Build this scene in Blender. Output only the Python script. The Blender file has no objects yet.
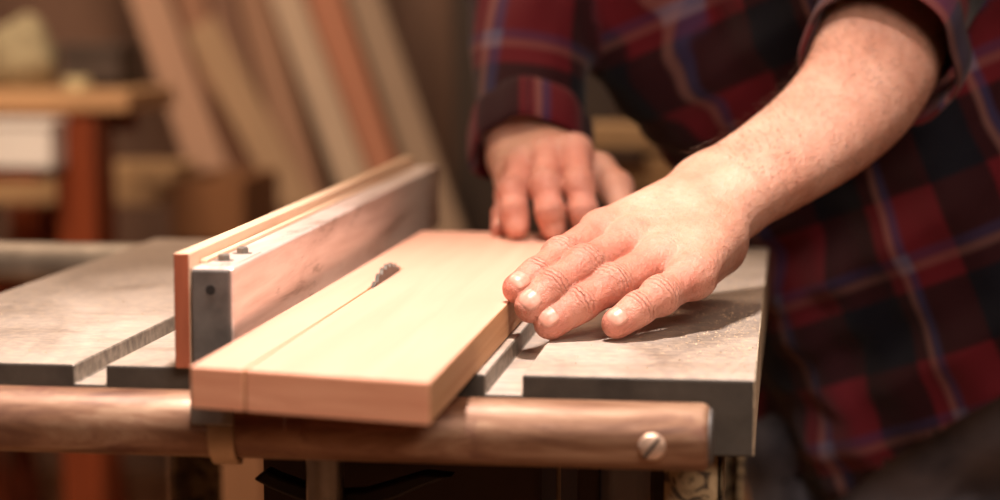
import bpy, bmesh, math, random
import numpy as np
from mathutils import Vector, Matrix
random.seed(7); RNG = np.random.default_rng(5)
SC = bpy.context.scene
COL = SC.collection
T = 0.900            # height of the saw table's top, metres

# ------------------------------------------------------------------ materials
def nt_mat(name):
    m = bpy.data.materials.new(name); m.use_nodes = True
    nt = m.node_tree
    return m, nt, nt.nodes['Principled BSDF']
def N(nt, t, **kw):
    n = nt.nodes.new(t)
    for k, v in kw.items():
        if k.startswith('i_'):
            key = k[2:]
            key = int(key) if key.isdigit() else key.replace('_', ' ')
            n.inputs[key].default_value = v
        else: setattr(n, k, v)
    return n
def ramp(nt, fac, stops, interp='LINEAR'):
    r = nt.nodes.new('ShaderNodeValToRGB'); r.color_ramp.interpolation = interp
    e = r.color_ramp.elements
    while len(e) < len(stops): e.new(0.5)
    for i, (p, c) in enumerate(stops):
        e[i].position = p; e[i].color = (*c, 1) if len(c) == 3 else c
    nt.links.new(fac, r.inputs[0]); return r
def mixc(nt, fac, a, b, mode='MIX'):
    m = nt.nodes.new('ShaderNodeMix'); m.data_type = 'RGBA'; m.blend_type = mode
    for sock, v in ((m.inputs[0], fac), (m.inputs[6], a), (m.inputs[7], b)):
        if hasattr(v, 'links'): nt.links.new(v, sock)
        else: sock.default_value = v if isinstance(v, (int, float)) else (*v, 1)
    return m.outputs[2]
def math_(nt, op, a, b=0.0, c=None):
    m = nt.nodes.new('ShaderNodeMath'); m.operation = op
    for sock, v in zip(m.inputs, (a, b, c) if c is not None else (a, b)):
        if hasattr(v, 'links'): nt.links.new(v, sock)
        else: sock.default_value = v
    return m.outputs[0]
def coords(nt, scale=(1, 1, 1), rot=(0, 0, 0), kind='Object'):
    tc = nt.nodes.new('ShaderNodeTexCoord'); mp = nt.nodes.new('ShaderNodeMapping')
    mp.inputs['Scale'].default_value = scale; mp.inputs['Rotation'].default_value = rot
    nt.links.new(tc.outputs[kind], mp.inputs[0]); return mp.outputs[0]
def noise(nt, vec, scale, detail=4, rough=.55, dist=0):
    n = N(nt, 'ShaderNodeTexNoise'); n.inputs['Scale'].default_value = scale
    n.inputs['Detail'].default_value = detail; n.inputs['Roughness'].default_value = rough
    n.inputs['Distortion'].default_value = dist
    nt.links.new(vec, n.inputs['Vector']); return n.outputs['Fac']
def bump(nt, b, h, strength=.3, dist=.001, prev=None):
    n = nt.nodes.new('ShaderNodeBump'); n.inputs['Strength'].default_value = strength
    n.inputs['Distance'].default_value = dist
    nt.links.new(h, n.inputs['Height'])
    if prev is not None: nt.links.new(prev, n.inputs['Normal'])
    nt.links.new(n.outputs[0], b.inputs['Normal']); return n.outputs[0]

def wood(name, base, dark, grain=(40, 2.5, 40), rough=.6, spec=.3, contrast=(.35, .7), bumps=.15):
    m, nt, b = nt_mat(name)
    v = coords(nt, grain)
    f = noise(nt, v, 1.0, 6, .6, .6)
    r = ramp(nt, f, [(contrast[0], dark), (contrast[1], base)])
    v2 = coords(nt, (3, 3, 3)); f2 = noise(nt, v2, 2.0, 3)
    c = mixc(nt, math_(nt, 'MULTIPLY', f2, .35), r.outputs[0], dark)
    nt.links.new(c, b.inputs['Base Color'])
    b.inputs['Roughness'].default_value = rough; b.inputs['Specular IOR Level'].default_value = spec
    bump(nt, b, f, bumps, .0006)
    return m
def plain(name, col, rough=.6, metal=0, var=.25, scale=12, spec=.4, bumps=0.1):
    m, nt, b = nt_mat(name)
    v = coords(nt); f = noise(nt, v, scale, 5)
    d = tuple(c * (1 - var) for c in col); l = tuple(min(1, c * (1 + var)) for c in col)
    r = ramp(nt, f, [(.3, d), (.7, l)])
    nt.links.new(r.outputs[0], b.inputs['Base Color'])
    b.inputs['Roughness'].default_value = rough; b.inputs['Metallic'].default_value = metal
    b.inputs['Specular IOR Level'].default_value = spec
    if bumps: bump(nt, b, f, bumps, .001)
    return m

M = {}
M['workpiece'] = wood('workpiece_pine', (.75, .425, .315), (.64, .33, .235), (60, 3, 60), .5, .35, (.25, .75), .12)
# end grain face of the same board is a redder, rougher cut
def endgrain():
    m, nt, b = nt_mat('workpiece_endgrain')
    v = coords(nt, (9, 9, 70)); f = noise(nt, v, 1.5, 5, .6, 1.2)
    v2 = coords(nt, (25, 25, 25)); f2 = noise(nt, v2, 1.0, 4)
    r = ramp(nt, f, [(.3, (.68, .275, .165)), (.7, (.85, .42, .27))])
    c = mixc(nt, math_(nt, 'MULTIPLY', f2, .5), r.outputs[0], (.76, .42, .26))
    nt.links.new(c, b.inputs['Base Color']); b.inputs['Roughness'].default_value = .75
    bump(nt, b, f, .3, .0006); return m
M['endgrain'] = endgrain()
M['sidegrain'] = wood('workpiece_sidegrain', (.72, .43, .24), (.56, .29, .14), (60, 4, 160), .65, .3)
M['facing'] = wood('fence_facing_wood', (.78, .57, .41), (.62, .40, .26), (50, 3, 20), .5, .35)
M['facing_end'] = wood('fence_facing_end', (.42, .125, .065), (.30, .085, .042), (90, 20, 8), .6, .3)
def table_iron():
    m, nt, b = nt_mat('table_top_iron')
    v = coords(nt, (6, 2.2, 6)); f = noise(nt, v, 2.0, 6, .62, .8)
    r = ramp(nt, f, [(.30, (.22, .175, .145)), (.5, (.375, .31, .265)), (.68, (.50, .42, .365))])
    v2 = coords(nt, (160, 160, 160)); f2 = noise(nt, v2, 1.0, 3)
    r2 = ramp(nt, f2, [(.42, (0, 0, 0)), (.62, (1, 1, 1))])
    c = mixc(nt, math_(nt, 'MULTIPLY', r2.outputs[0], .35), r.outputs[0], (.66, .52, .38))
    v3 = coords(nt, (14, 60, 14)); f3 = noise(nt, v3, 1.0, 5, .6)
    c = mixc(nt, math_(nt, 'MULTIPLY', ramp(nt, f3, [(.5, (0, 0, 0)), (.68, (1, 1, 1))]).outputs[0], .35), c, (.22, .16, .115))
    nt.links.new(c, b.inputs['Base Color'])
    b.inputs['Metallic'].default_value = .15
    rr = ramp(nt, f, [(.3, (.34,) * 3), (.7, (.52,) * 3)]); nt.links.new(rr.outputs[0], b.inputs['Roughness'])
    bump(nt, b, f2, .15, .0005); return m
M['table_top'] = table_iron()
M['table_side'] = plain('table_side_iron', (.050, .041, .033), .62, .1, .35, 45, .35, .4)
def dusted_edge():
    m, nt, b = nt_mat('dusted_iron_edge')
    v = coords(nt, (1, 1, 1)); f = noise(nt, v, 420, 3, .7)
    f1 = noise(nt, v, 30, 4)
    s = math_(nt, 'ADD', math_(nt, 'MULTIPLY', f, .7), math_(nt, 'MULTIPLY', f1, .4))
    r = ramp(nt, s, [(.42, (.24, .18, .12)), (.60, (.72, .58, .41))])
    nt.links.new(r.outputs[0], b.inputs['Base Color']); b.inputs['Roughness'].default_value = .8
    bump(nt, b, f, .5, .0008); return m
M['dusted'] = dusted_edge()
M['slot'] = plain('machined_slot_wall', (.22, .185, .15), .5, .2, .45, 160)
def rusty_tube():
    m, nt, b = nt_mat('rust_browned_steel_tube')
    v = coords(nt, (6, 30, 30)); f = noise(nt, v, 1.6, 6, .65, .7)
    r = ramp(nt, f, [(.32, (.095, .036, .022)), (.48, (.23, .115, .065)), (.66, (.40, .255, .165))])
    v2 = coords(nt, (30, 30, 30)); f2 = noise(nt, v2, 1.0, 5, .7)
    c = mixc(nt, ramp(nt, f2, [(.55, (0, 0, 0)), (.66, (.7, .7, .7))]).outputs[0], r.outputs[0], (.13, .045, .03))
    nt.links.new(c, b.inputs['Base Color'])
    b.inputs['Metallic'].default_value = .25
    rr = ramp(nt, f2, [(.3, (.36,) * 3), (.7, (.58,) * 3)]); nt.links.new(rr.outputs[0], b.inputs['Roughness'])
    bump(nt, b, f2, .08, .0005); return m
M['tube'] = rusty_tube()
M['rear_tube'] = plain('dusty_grey_tube', (.30, .25, .20), .55, .3, .4, 25)
def alu():
    m, nt, b = nt_mat('scuffed_fence_metal')
    v = coords(nt, (25, 5, 60)); f = noise(nt, v, 1.0, 6, .65, .5)
    r = ramp(nt, f, [(.30, (.34, .235, .19)), (.42, (.68, .53, .47)), (.60, (.84, .71, .65))])
    v2 = coords(nt, (70, 14, 90)); f2 = noise(nt, v2, 1.0, 4, .7)
    c = mixc(nt, ramp(nt, f2, [(.60, (0, 0, 0)), (.72, (.7, .7, .7))]).outputs[0], r.outputs[0], (.22, .15, .11))
    nt.links.new(c, b.inputs['Base Color']); b.inputs['Metallic'].default_value = .35
    b.inputs['Roughness'].default_value = .38; bump(nt, b, f, .1, .0005); return m
M['fence_metal'] = alu()
M['end_cap'] = plain('grey_end_cap', (.105, .092, .084), .55, 0, .3, 60, .4, .2)
M['clamp'] = plain('dull_clamp_steel', (.20, .175, .15), .45, .3, .25, 60)
M['strap'] = plain('brassy_strap', (.50, .38, .26), .42, .4, .25, 40)
M['steel'] = plain('bright_steel', (.55, .53, .50), .28, .95, .15, 60)
M['blade'] = plain('saw_blade_steel', (.11, .095, .08), .55, .4, .2, 60)
M['screw'] = plain('worn_screw_steel', (.70, .50, .38), .38, .6, .25, 200)
M['black'] = plain('painted_hole_shade', (.012, .010, .009), .7, 0, .2, 30)  # flat black standing in for the shade inside holes and the screw slot
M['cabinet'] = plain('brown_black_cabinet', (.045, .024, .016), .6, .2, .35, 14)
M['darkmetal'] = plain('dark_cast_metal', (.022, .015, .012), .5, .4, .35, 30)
def peeled():
    m, nt, b = nt_mat('peeling_stand_paint')
    v = coords(nt, (1, 1, 1)); f = noise(nt, v, 90, 6, .65, 1.2)
    r = ramp(nt, f, [(.44, (.055, .035, .02)), (.5, (.30, .21, .11)), (.7, (.42, .31, .18))])
    nt.links.new(r.outputs[0], b.inputs['Base Color']); b.inputs['Roughness'].default_value = .7
    bump(nt, b, f, .5, .001); return m
M['peeled'] = peeled()

def skin_mat():
    m, nt, b = nt_mat('skin')
    ar = N(nt, 'ShaderNodeAttribute', attribute_name='ruddy')
    aw = N(nt, 'ShaderNodeAttribute', attribute_name='crease_mask')
    au = N(nt, 'ShaderNodeAttribute', attribute_name='crease_u')
    v = coords(nt); f1 = noise(nt, v, 28, 5, .6); f2 = noise(nt, v, 260, 4, .65)
    base = ramp(nt, f1, [(.3, (.46, .205, .135)), (.7, (.61, .335, .245))]).outputs[0]
    red = ramp(nt, f1, [(.3, (.42, .090, .060)), (.7, (.55, .165, .115))]).outputs[0]
    c = mixc(nt, ar.outputs['Fac'], base, red)
    c = mixc(nt, math_(nt, 'MULTIPLY', ramp(nt, f2, [(.5, (0, 0, 0)), (.72, (1, 1, 1))]).outputs[0], .28), c, (.36, .12, .075))
    nt.links.new(c, b.inputs['Base Color'])
    b.inputs['Subsurface Weight'].default_value = .22
    b.inputs['Subsurface Radius'].default_value = (1.0, .35, .18)
    b.inputs['Subsurface Scale'].default_value = .004
    rr = ramp(nt, f2, [(.3, (.38,) * 3), (.7, (.55,) * 3)]); nt.links.new(rr.outputs[0], b.inputs['Roughness'])
    b.inputs['Specular IOR Level'].default_value = .5
    # fine criss-cross skin relief
    vo = N(nt, 'ShaderNodeTexVoronoi', feature='DISTANCE_TO_EDGE'); vo.inputs['Scale'].default_value = 620
    dn = N(nt, 'ShaderNodeTexNoise'); dn.inputs['Scale'].default_value = 150
    vm = N(nt, 'ShaderNodeVectorMath', operation='SCALE'); vm.inputs['Scale'].default_value = .004
    va = N(nt, 'ShaderNodeVectorMath', operation='ADD')
    nt.links.new(v, dn.inputs['Vector']); nt.links.new(dn.outputs['Color'], vm.inputs[0])
    nt.links.new(vm.outputs[0], va.inputs[0]); nt.links.new(v, va.inputs[1]); nt.links.new(va.outputs[0], vo.inputs['Vector'])
    h = math_(nt, 'MINIMUM', math_(nt, 'MULTIPLY', vo.outputs['Distance'], 5), .8)
    n1 = bump(nt, b, h, .45, .0005)
    n2 = bump(nt, b, f2, .85, .0016, n1)
    f3 = noise(nt, v, 60, 2, .5)
    n2 = bump(nt, b, f3, .25, .004, n2)
    # creases across the backs of the finger joints
    fw = noise(nt, v, 190, 3, .6)
    ph = math_(nt, 'ADD', math_(nt, 'MULTIPLY', au.outputs['Fac'], 2 * math.pi / 3.1), math_(nt, 'MULTIPLY', fw, 9.0))
    s = math_(nt, 'POWER', math_(nt, 'ABSOLUTE', math_(nt, 'SINE', math_(nt, 'MULTIPLY', ph, .5))), .45)
    hh = math_(nt, 'MULTIPLY', s, aw.outputs['Fac'])
    bump(nt, b, hh, 1.0, .0015, n2)
    cr = math_(nt, 'MULTIPLY', math_(nt, 'SUBTRACT', 1.0, s), math_(nt, 'MULTIPLY', aw.outputs['Fac'], .55))
    c = mixc(nt, cr, c, (.36, .075, .05)); nt.links.new(c, b.inputs['Base Color'])
    return m
M['skin'] = skin_mat()
def nail_mat():
    m, nt, b = nt_mat('fingernail')
    v = coords(nt); f = noise(nt, v, 300, 3)
    r = ramp(nt, f, [(.3, (.50, .215, .155)), (.7, (.60, .30, .23))])
    nt.links.new(r.outputs[0], b.inputs['Base Color']); b.inputs['Roughness'].default_value = .36
    b.inputs['Subsurface Weight'].default_value = .1; b.inputs['Subsurface Scale'].default_value = .002
    return m
M['nail'] = nail_mat()
M['hair'] = plain('dark_brown_hair', (.06, .030, .018), .5, 0, .3, 40)

def plaid_mat():
    m, nt, b = nt_mat('plaid_flannel')
    uv = N(nt, 'ShaderNodeUVMap', uv_map='UVMap')
    sp = N(nt, 'ShaderNodeSeparateXYZ'); nt.links.new(uv.outputs[0], sp.inputs[0])
    def frac(o, period, off=0.): return math_(nt, 'FRACT', math_(nt, 'ADD', math_(nt, 'DIVIDE', o, period), off + 50))
    def band(fr, lo, hi, soft=.012):
        a = math_(nt, 'SMOOTH_MIN', 1, 1, 0)
        up = N(nt, 'ShaderNodeMapRange', interpolation_type='SMOOTHSTEP'); nt.links.new(fr, up.inputs[0])
        up.inputs[1].default_value = lo - soft; up.inputs[2].default_value = lo + soft
        dn = N(nt, 'ShaderNodeMapRange', interpolation_type='SMOOTHSTEP'); nt.links.new(fr, dn.inputs[0])
        dn.inputs[1].default_value = hi - soft; dn.inputs[2].default_value = hi + soft
        return math_(nt, 'SUBTRACT', up.outputs[0], dn.outputs[0])
    P = .118
    fu, fv = frac(sp.outputs[0], P), frac(sp.outputs[1], P * 1.05)
    red = (.10, .005, .010); navy = (.0025, .0025, .007); blue = (.032, .034, .10); pink = (.26, .125, .11)
    du, dv = band(fu, .50, .92), band(fv, .50, .92)
    dark = math_(nt, 'MULTIPLY', math_(nt, 'ADD', du, dv), .5)
    c = ramp(nt, dark, [(0, red), (.5, (.022, .002, .004)), (1, navy)]).outputs[0]
    for fr, k in ((fu, .9), (fv, .55)):
        c = mixc(nt, math_(nt, 'MULTIPLY', band(fr, .085, .15), k * .62), c, blue)
        c = mixc(nt, math_(nt, 'MULTIPLY', band(fr, .03, .085), k * .52), c, pink)
    both = math_(nt, 'MULTIPLY', band(fu, .03, .15), band(fv, .03, .15))
    c = mixc(nt, math_(nt, 'MULTIPLY', both, .3), c, (.20, .21, .30))
    f = noise(nt, coords(nt), 900, 2)
    nt.links.new(c, b.inputs['Base Color']); b.inputs['Roughness'].default_value = .85
    b.inputs['Specular IOR Level'].default_value = .2
    b.inputs['Sheen Weight'].default_value = .08
    bump(nt, b, f, .3, .0006); return m
M['plaid'] = plaid_mat()
def denim():
    m, nt, b = nt_mat('faded_denim')
    v = coords(nt); f = noise(nt, v, 9, 5, .6); f2 = noise(nt, coords(nt, (400, 400, 90)), 1, 2)
    r = ramp(nt, f, [(.38, (.020, .022, .040)), (.62, (.15, .145, .175))])
    c = mixc(nt, math_(nt, 'MULTIPLY', f2, .4), r.outputs[0], (.13, .12, .13))
    nt.links.new(c, b.inputs['Base Color']); b.inputs['Roughness'].default_value = .9; return m
M['denim'] = denim()
M['boot'] = plain('brown_boot_leather', (.10, .05, .025), .5, 0, .3, 30)
M['floor'] = plain('dusty_wood_floor', (.33, .17, .085), .6, 0, .35, 3.5)
def wall_mat(name, a, b_, sc=(4, 4, .5)):
    m, nt, b = nt_mat(name)
    f = noise(nt, coords(nt, sc), 1.3, 5, .6); r = ramp(nt, f, [(.35, a), (.65, b_)])
    nt.links.new(r.outputs[0], b.inputs['Base Color']); b.inputs['Roughness'].default_value = .75
    bump(nt, b, f, .2, .004); return m
M['wall'] = wall_mat('stained_plank_wall', (.10, .052, .033), (.23, .125, .08))
M['ceiling'] = plain('ceiling_plaster', (.38, .30, .23), .8)

# ------------------------------------------------------------------ mesh helpers
def link(name, me, mats=(), parent=None, smooth=False, loc=None):
    o = bpy.data.objects.new(name, me); COL.objects.link(o)
    for m in (mats if isinstance(mats, (list, tuple)) else [mats]): me.materials.append(m)
    if smooth:
        me.polygons.foreach_set('use_smooth', [True] * len(me.polygons))
    if parent is not None: o.parent = parent
    return o
def rebase(o):
    """puts a parentless mesh's origin at the middle of its underside"""
    co = np.array([v.co[:] for v in o.data.vertices]); c = (co.min(0) + co.max(0)) / 2; c[2] = co[:, 2].min()
    o.data.transform(Matrix.Translation(-Vector(c))); o.location = Vector(c); return o
def obj(name, bm, mats, parent=None, smooth=False, bev=0, seg=2, auto=False):
    me = bpy.data.meshes.new(name)
    bmesh.ops.recalc_face_normals(bm, faces=bm.faces)
    bm.to_mesh(me); bm.free()
    o = link(name, me, mats, parent, smooth)
    if bev:
        md = o.modifiers.new('b', 'BEVEL'); md.width = bev; md.segments = seg; md.limit_method = 'ANGLE'; md.angle_limit = .6
        md.harden_normals = False
    if auto:
        me.polygons.foreach_set('use_smooth', [True] * len(me.polygons))
        me.set_sharp_from_angle(angle=.6)
    return o
def tag(o, label=None, cat=None, group=None, kind=None):
    if label: o['label'] = label
    if cat: o['category'] = cat
    if group: o['group'] = group
    if kind: o['kind'] = kind
    return o
def empty(name, loc, label, cat, group=None):
    o = bpy.data.objects.new(name, None); COL.objects.link(o); o.location = loc
    o.empty_display_size = .05
    return tag(o, label, cat, group)
def keep_parent(child, root):
    child.parent = root; child.matrix_parent_inverse = Matrix.Translation(root.location).inverted() if root.type == 'EMPTY' else Matrix()
    if root.type != 'EMPTY': child.matrix_parent_inverse = root.matrix_basis.inverted()
    return child
def box(bm, lo, hi, mi=0):
    lo, hi = Vector(lo), Vector(hi)
    vs = [bm.verts.new((x, y, z)) for x in (lo.x, hi.x) for y in (lo.y, hi.y) for z in (lo.z, hi.z)]
    for f in ((0, 1, 3, 2), (4, 6, 7, 5), (0, 4, 5, 1), (2, 3, 7, 6), (0, 2, 6, 4), (1, 5, 7, 3)):
        bm.faces.new([vs[i] for i in f]).material_index = mi
    return vs
def prism(bm, pts, axis, a, b, mi=0):
    """polygon pts (2-D) extruded along axis 0/1/2 from a to b"""
    def P(p, t):
        l = list(p); l.insert(axis, t); return l
    A = [bm.verts.new(P(p, a)) for p in pts]; B = [bm.verts.new(P(p, b)) for p in pts]
    fs = [bm.faces.new(A), bm.faces.new(B[::-1])]
    n = len(pts)
    for i in range(n): fs.append(bm.faces.new((A[i], B[i], B[(i + 1) % n], A[(i + 1) % n])))
    for f in fs: f.material_index = mi
    return fs
def tube(bm, p0, p1, r0, r1=None, n=24, cap=True, mi=0):
    r1 = r0 if r1 is None else r1
    p0, p1 = Vector(p0), Vector(p1); d = (p1 - p0).normalized()
    a = d.orthogonal().normalized(); b = d.cross(a)
    A, B = [], []
    for i in range(n):
        t = 2 * math.pi * i / n; o = a * math.cos(t) + b * math.sin(t)
        A.append(bm.verts.new(p0 + o * r0)); B.append(bm.verts.new(p1 + o * r1))
    for i in range(n): bm.faces.new((A[i], A[(i + 1) % n], B[(i + 1) % n], B[i])).material_index = mi
    if cap: bm.faces.new(A[::-1]).material_index = mi; bm.faces.new(B).material_index = mi
def lathe(bm, p0, axis, prof, n=40, mi=0):
    """prof: (distance along axis, radius) pairs"""
    p0 = Vector(p0); d = Vector(axis).normalized(); a = d.orthogonal().normalized(); b = d.cross(a)
    rings = []
    for (s, r) in prof:
        if r < 1e-6: rings.append([bm.verts.new(p0 + d * s)])
        else: rings.append([bm.verts.new(p0 + d * s + (a * math.cos(2 * math.pi * i / n) + b * math.sin(2 * math.pi * i / n)) * r) for i in range(n)])
    for q, w in zip(rings, rings[1:]):
        for i in range(n):
            j = (i + 1) % n
            if len(q) == 1 and len(w) > 1: bm.faces.new((q[0], w[j], w[i]))
            elif len(w) == 1 and len(q) > 1: bm.faces.new((q[i], q[j], w[0]))
            elif len(q) > 1: bm.faces.new((q[i], q[j], w[j], w[i]))
def nb(): return bmesh.new()

# ------------------------------------------------------------------ the room
def struct(name, lo, hi, m):
    b = nb(); box(b, lo, hi); o = obj(name, b, m); o['kind'] = 'structure'; return o
X0, X1, YB, YF, ZC = -3.0, 3.2, 4.75, -2.0, 3.0
struct('floor', (X0, YF, -.1), (X1, YB, 0), M['floor'])
struct('ceiling', (X0, YF, ZC), (X1, YB, ZC + .1), M['ceiling'])
struct('wall_back', (X0, YB, 0), (X1, YB + .1, ZC), M['wall'])
struct('wall_left', (X0 - .1, YF, 0), (X0, YB + .1, ZC), M['wall'])
struct('wall_right', (X1, YF, 0), (X1 + .1, YB + .1, ZC), M['wall'])
struct('wall_front', (X0, YF - .1, 0), (X1, YF, ZC), M['wall'])

# ------------------------------------------------------------------ table saw
XL, XR, Y0, Y1 = -.520, -.0150, 1.0554, 1.672
saw = empty('table_saw', ((XL + XR) / 2, (Y0 + Y1) / 2, 0), 'old cast iron table saw with two mitre slots and a dark cabinet', 'table saw')
def part(o, root=saw, label=None):
    if label: o['label'] = label
    return keep_parent(o, root)
# table top: one casting with two mitre slots, built from columns of quads
SLOTS = [(-.3735, -.3565), (-.1532, -.1342)]
zb = T - .040
b = nb(); xs = [XL, SLOTS[0][0], SLOTS[0][1], -.2815, -.2145, SLOTS[1][0], SLOTS[1][1], XR]
def col_z(i): return T - .0105 if i in (1, 5) else T
def vert(x, y, z, _c={}):
    k = (round(x, 5), round(y, 5), round(z, 5))
    if k not in _c: _c[k] = b.verts.new(k)
    return _c[k]
zs_ = T - .0105
for i in range(7):
    x0, x1, z = xs[i], xs[i + 1], col_z(i)
    b.faces.new([vert(*p) for p in ((x0, Y0, z), (x1, Y0, z), (x1, Y1, z), (x0, Y1, z))])
    b.faces.new([vert(*p) for p in ((x0, Y0, zb), (x0, Y1, zb), (x1, Y1, zb), (x1, Y0, zb))])
    for y in (Y0, Y1):
        b.faces.new([vert(*p) for p in ((x0, y, zb), (x1, y, zb), (x1, y, zs_), (x0, y, zs_))])
        if z > zs_: b.faces.new([vert(*p) for p in ((x0, y, zs_), (x1, y, zs_), (x1, y, z), (x0, y, z))])
for x in (SLOTS[0] + SLOTS[1]): b.faces.new([vert(*p) for p in ((x, Y0, zs_), (x, Y1, zs_), (x, Y1, T), (x, Y0, T))])
for x in (XL, XR):
    b.faces.new([vert(*p) for p in ((x, Y0, zs_), (x, Y1, zs_), (x, Y1, T), (x, Y0, T))])
    b.faces.new([vert(*p) for p in ((x, Y0, zb), (x, Y1, zb), (x, Y1, zs_), (x, Y0, zs_))])
bmesh.ops.recalc_face_normals(b, faces=b.faces)
for f in b.faces:
    f.material_index = 0 if f.normal.z > .5 else 1
    if f.normal.x > .9 and abs(f.calc_center_median().x - XR) < 1e-4: f.material_index = 2
    if abs(f.normal.x) > .9 and abs(f.calc_center_median().x - XR) > .01 and abs(f.calc_center_median().x - XL) > .01: f.material_index = 3
top = part(obj('table_top', b, [M['table_top'], M['table_side'], M['dusted'], M['slot']], bev=.0014, seg=3))
b = nb(); prism(b, [(-.2815, 1.19), (-.2145, 1.19), (-.2145, 1.475), (-.2815, 1.475)], 2, T - .003, T + .0003)
part(obj('insert_plate', b, M['steel'], bev=.001))
# cabinet
b = nb()
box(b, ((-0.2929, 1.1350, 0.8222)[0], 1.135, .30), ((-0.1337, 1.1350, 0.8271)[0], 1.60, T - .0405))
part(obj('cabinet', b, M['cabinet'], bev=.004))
b = nb(); lathe(b, (-0.1692, 1.1355, 0.8219), (0, 1, 0), [(-.0004, 0), (-.0004, .0052), (.0012, .0052)], 24)
part(obj('bolt_hole_disc', b, M['black']))
# arc-shaped tilt casting below the front rail
b = nb()
pc = Vector((-0.2337, 1.1050, 0.9303)); R0, R1 = .1005, .116
pts = []
outer = [(-0.2885, 1.1050, 0.8307), (-0.2778, 1.1050, 0.8254), (-0.2638, 1.1050, 0.8202), (-0.2469, 1.1050, 0.8163), (-0.2301, 1.1050, 0.8163), (-0.2106, 1.1050, 0.8219), (-0.1939, 1.1050, 0.8297), (-0.1773, 1.1050, 0.8358)]
inner = [(-0.1938, 1.1050, 0.8369), (-0.2105, 1.1050, 0.8314), (-0.2273, 1.1050, 0.8259), (-0.2441, 1.1050, 0.8248), (-0.2609, 1.1050, 0.8282), (-0.2749, 1.1050, 0.8328), (-0.2816, 1.1050, 0.8360)]
prism(b, [(p[0], p[2]) for p in outer + inner], 1, 1.098, 1.112)
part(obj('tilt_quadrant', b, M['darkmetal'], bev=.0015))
b = nb()
cx = (-0.2451, 1.0850, 0.8348)
lathe(b, (cx[0], 1.085, T - .0408), (0, 0, -1), [(0, 0), (0, .0135), (.0022, .0135), (.003, .0102), (.16, .0102), (.16, 0)], 36)
part(obj('height_column', b, M['steel'], smooth=False, auto=True))
# rods and brackets right of the cabinet
for (px0, px1, y, mm, nm) in (((-0.1401, 1.2000, 0.8124)[0], (-0.1348, 1.2000, 0.8126)[0], 1.20, 'darkmetal', 'guide_rod'), ((-0.1291, 1.1700, 0.8195)[0], (-0.1263, 1.1700, 0.8195)[0], 1.17, 'strap', 'guide_rod')):
    b = nb(); tube(b, ((px0 + px1) / 2, y, .35), ((px0 + px1) / 2, y, T - .0405), abs(px1 - px0) / 2, n=20)
    part(obj(nm, b, M[mm], auto=True))
b = nb(); box(b, ((-0.1121, 1.1200, 0.8311)[0], 1.12, .55), ((-0.0994, 1.1200, 0.8315)[0], 1.135, T - .0405)); part(obj('bracket', b, M['cabinet'], bev=.002))
b = nb(); box(b, ((-0.0719, 1.1000, 0.8368)[0], 1.12, .45), ((-0.0633, 1.1000, 0.8371)[0], 1.16, T - .0405)); part(obj('bracket', b, M['cabinet'], bev=.002))
# stand legs
lx0, lx1 = (-0.0616, 1.0700, 0.8438)[0], (-0.0311, 1.0700, 0.8447)[0]
def stand_leg(x0, x1, y0, y1, sx, sy):
    b = nb(); w = .004
    a, c = (x0, x1) if sx > 0 else (x1, x0)
    # an L-shaped angle-iron leg
    xs, xe = (x0, x1)
    yo = y0 if sy > 0 else y1 - w
    box(b, (xs, yo, 0), (xe, yo + w, T - .0405))
    xo = x1 - w if sx > 0 else x0
    box(b, (xo, y0, 0), (xo + w, y1, T - .0405))
    return part(obj('leg', b, M['peeled'], bev=.0012))
w = lx1 - lx0
stand_leg(lx0, lx1, 1.070, 1.11, 1, 1); stand_leg(lx0, lx1, 1.61, 1.65, 1, -1)
stand_leg(XL + .03, XL + .03 + w, 1.070, 1.11, -1, 1); stand_leg(XL + .03, XL + .03 + w, 1.61, 1.65, -1, -1)
# rails
RZ, RR = T - .0250, .0171
b = nb(); xe = -.0362
lathe(b, (-1.05, 1.0305, RZ), (1, 0, 0), [(0, 0), (0, RR), (1.05 + xe - .0040, RR), (1.05 + xe - .0016, RR - .0012), (1.05 + xe - .0006, RR - .003), (1.05 + xe - .0006, 0)], 64)
fr = part(obj('front_rail', b, M['tube'], auto=True), label='front tube rail browned with rust and varnish')
b = nb(); lathe(b, (xe - .0030, 1.0305, RZ), (1, 0, 0), [(-.001, .0145), (.0032, .0145), (.0042, .0125), (.0045, 0)], 48)
keep_parent(obj('tube_plug', b, M['end_cap'], auto=True), fr)
b = nb(); sy = 1.0305 - RR
sc = (-0.0644, 1.0134, 0.8729)
lathe(b, (sc[0], sy + .0012, sc[2]), (0, -1, 0), [(0, 0), (0, .0070), (.0016, .0069), (.0032, .0058), (.0040, .0035), (.0042, 0)], 40)
s_ = keep_parent(obj('slotted_screw', b, M['screw'], auto=True), fr)
b = nb(); u = Vector((math.cos(.95), 0, math.sin(.95))); q = Vector((-u.z, 0, u.x))
c0 = Vector((sc[0], sy + .0012 - .00425, sc[2]))
vs = [c0 + u * s1 * .0062 + q * s2 * .0008 + Vector((0, s3, 0)) for s3 in (-.0002, .0014) for s1, s2 in ((-1, -1), (1, -1), (1, 1), (-1, 1))]
V = [b.verts.new(v) for v in vs]
for f in ((0, 1, 2, 3), (7, 6, 5, 4), (0, 4, 5, 1), (1, 5, 6, 2), (2, 6, 7, 3), (3, 7, 4, 0)): b.faces.new([V[i] for i in f])
keep_parent(obj('screw_slot_bar', b, M['black']), fr)
b = nb(); tube(b, (-1.05, 1.700, RZ), (.02, 1.700, RZ), RR, n=48); part(obj('rear_rail', b, M['rear_tube'], auto=True))
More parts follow.
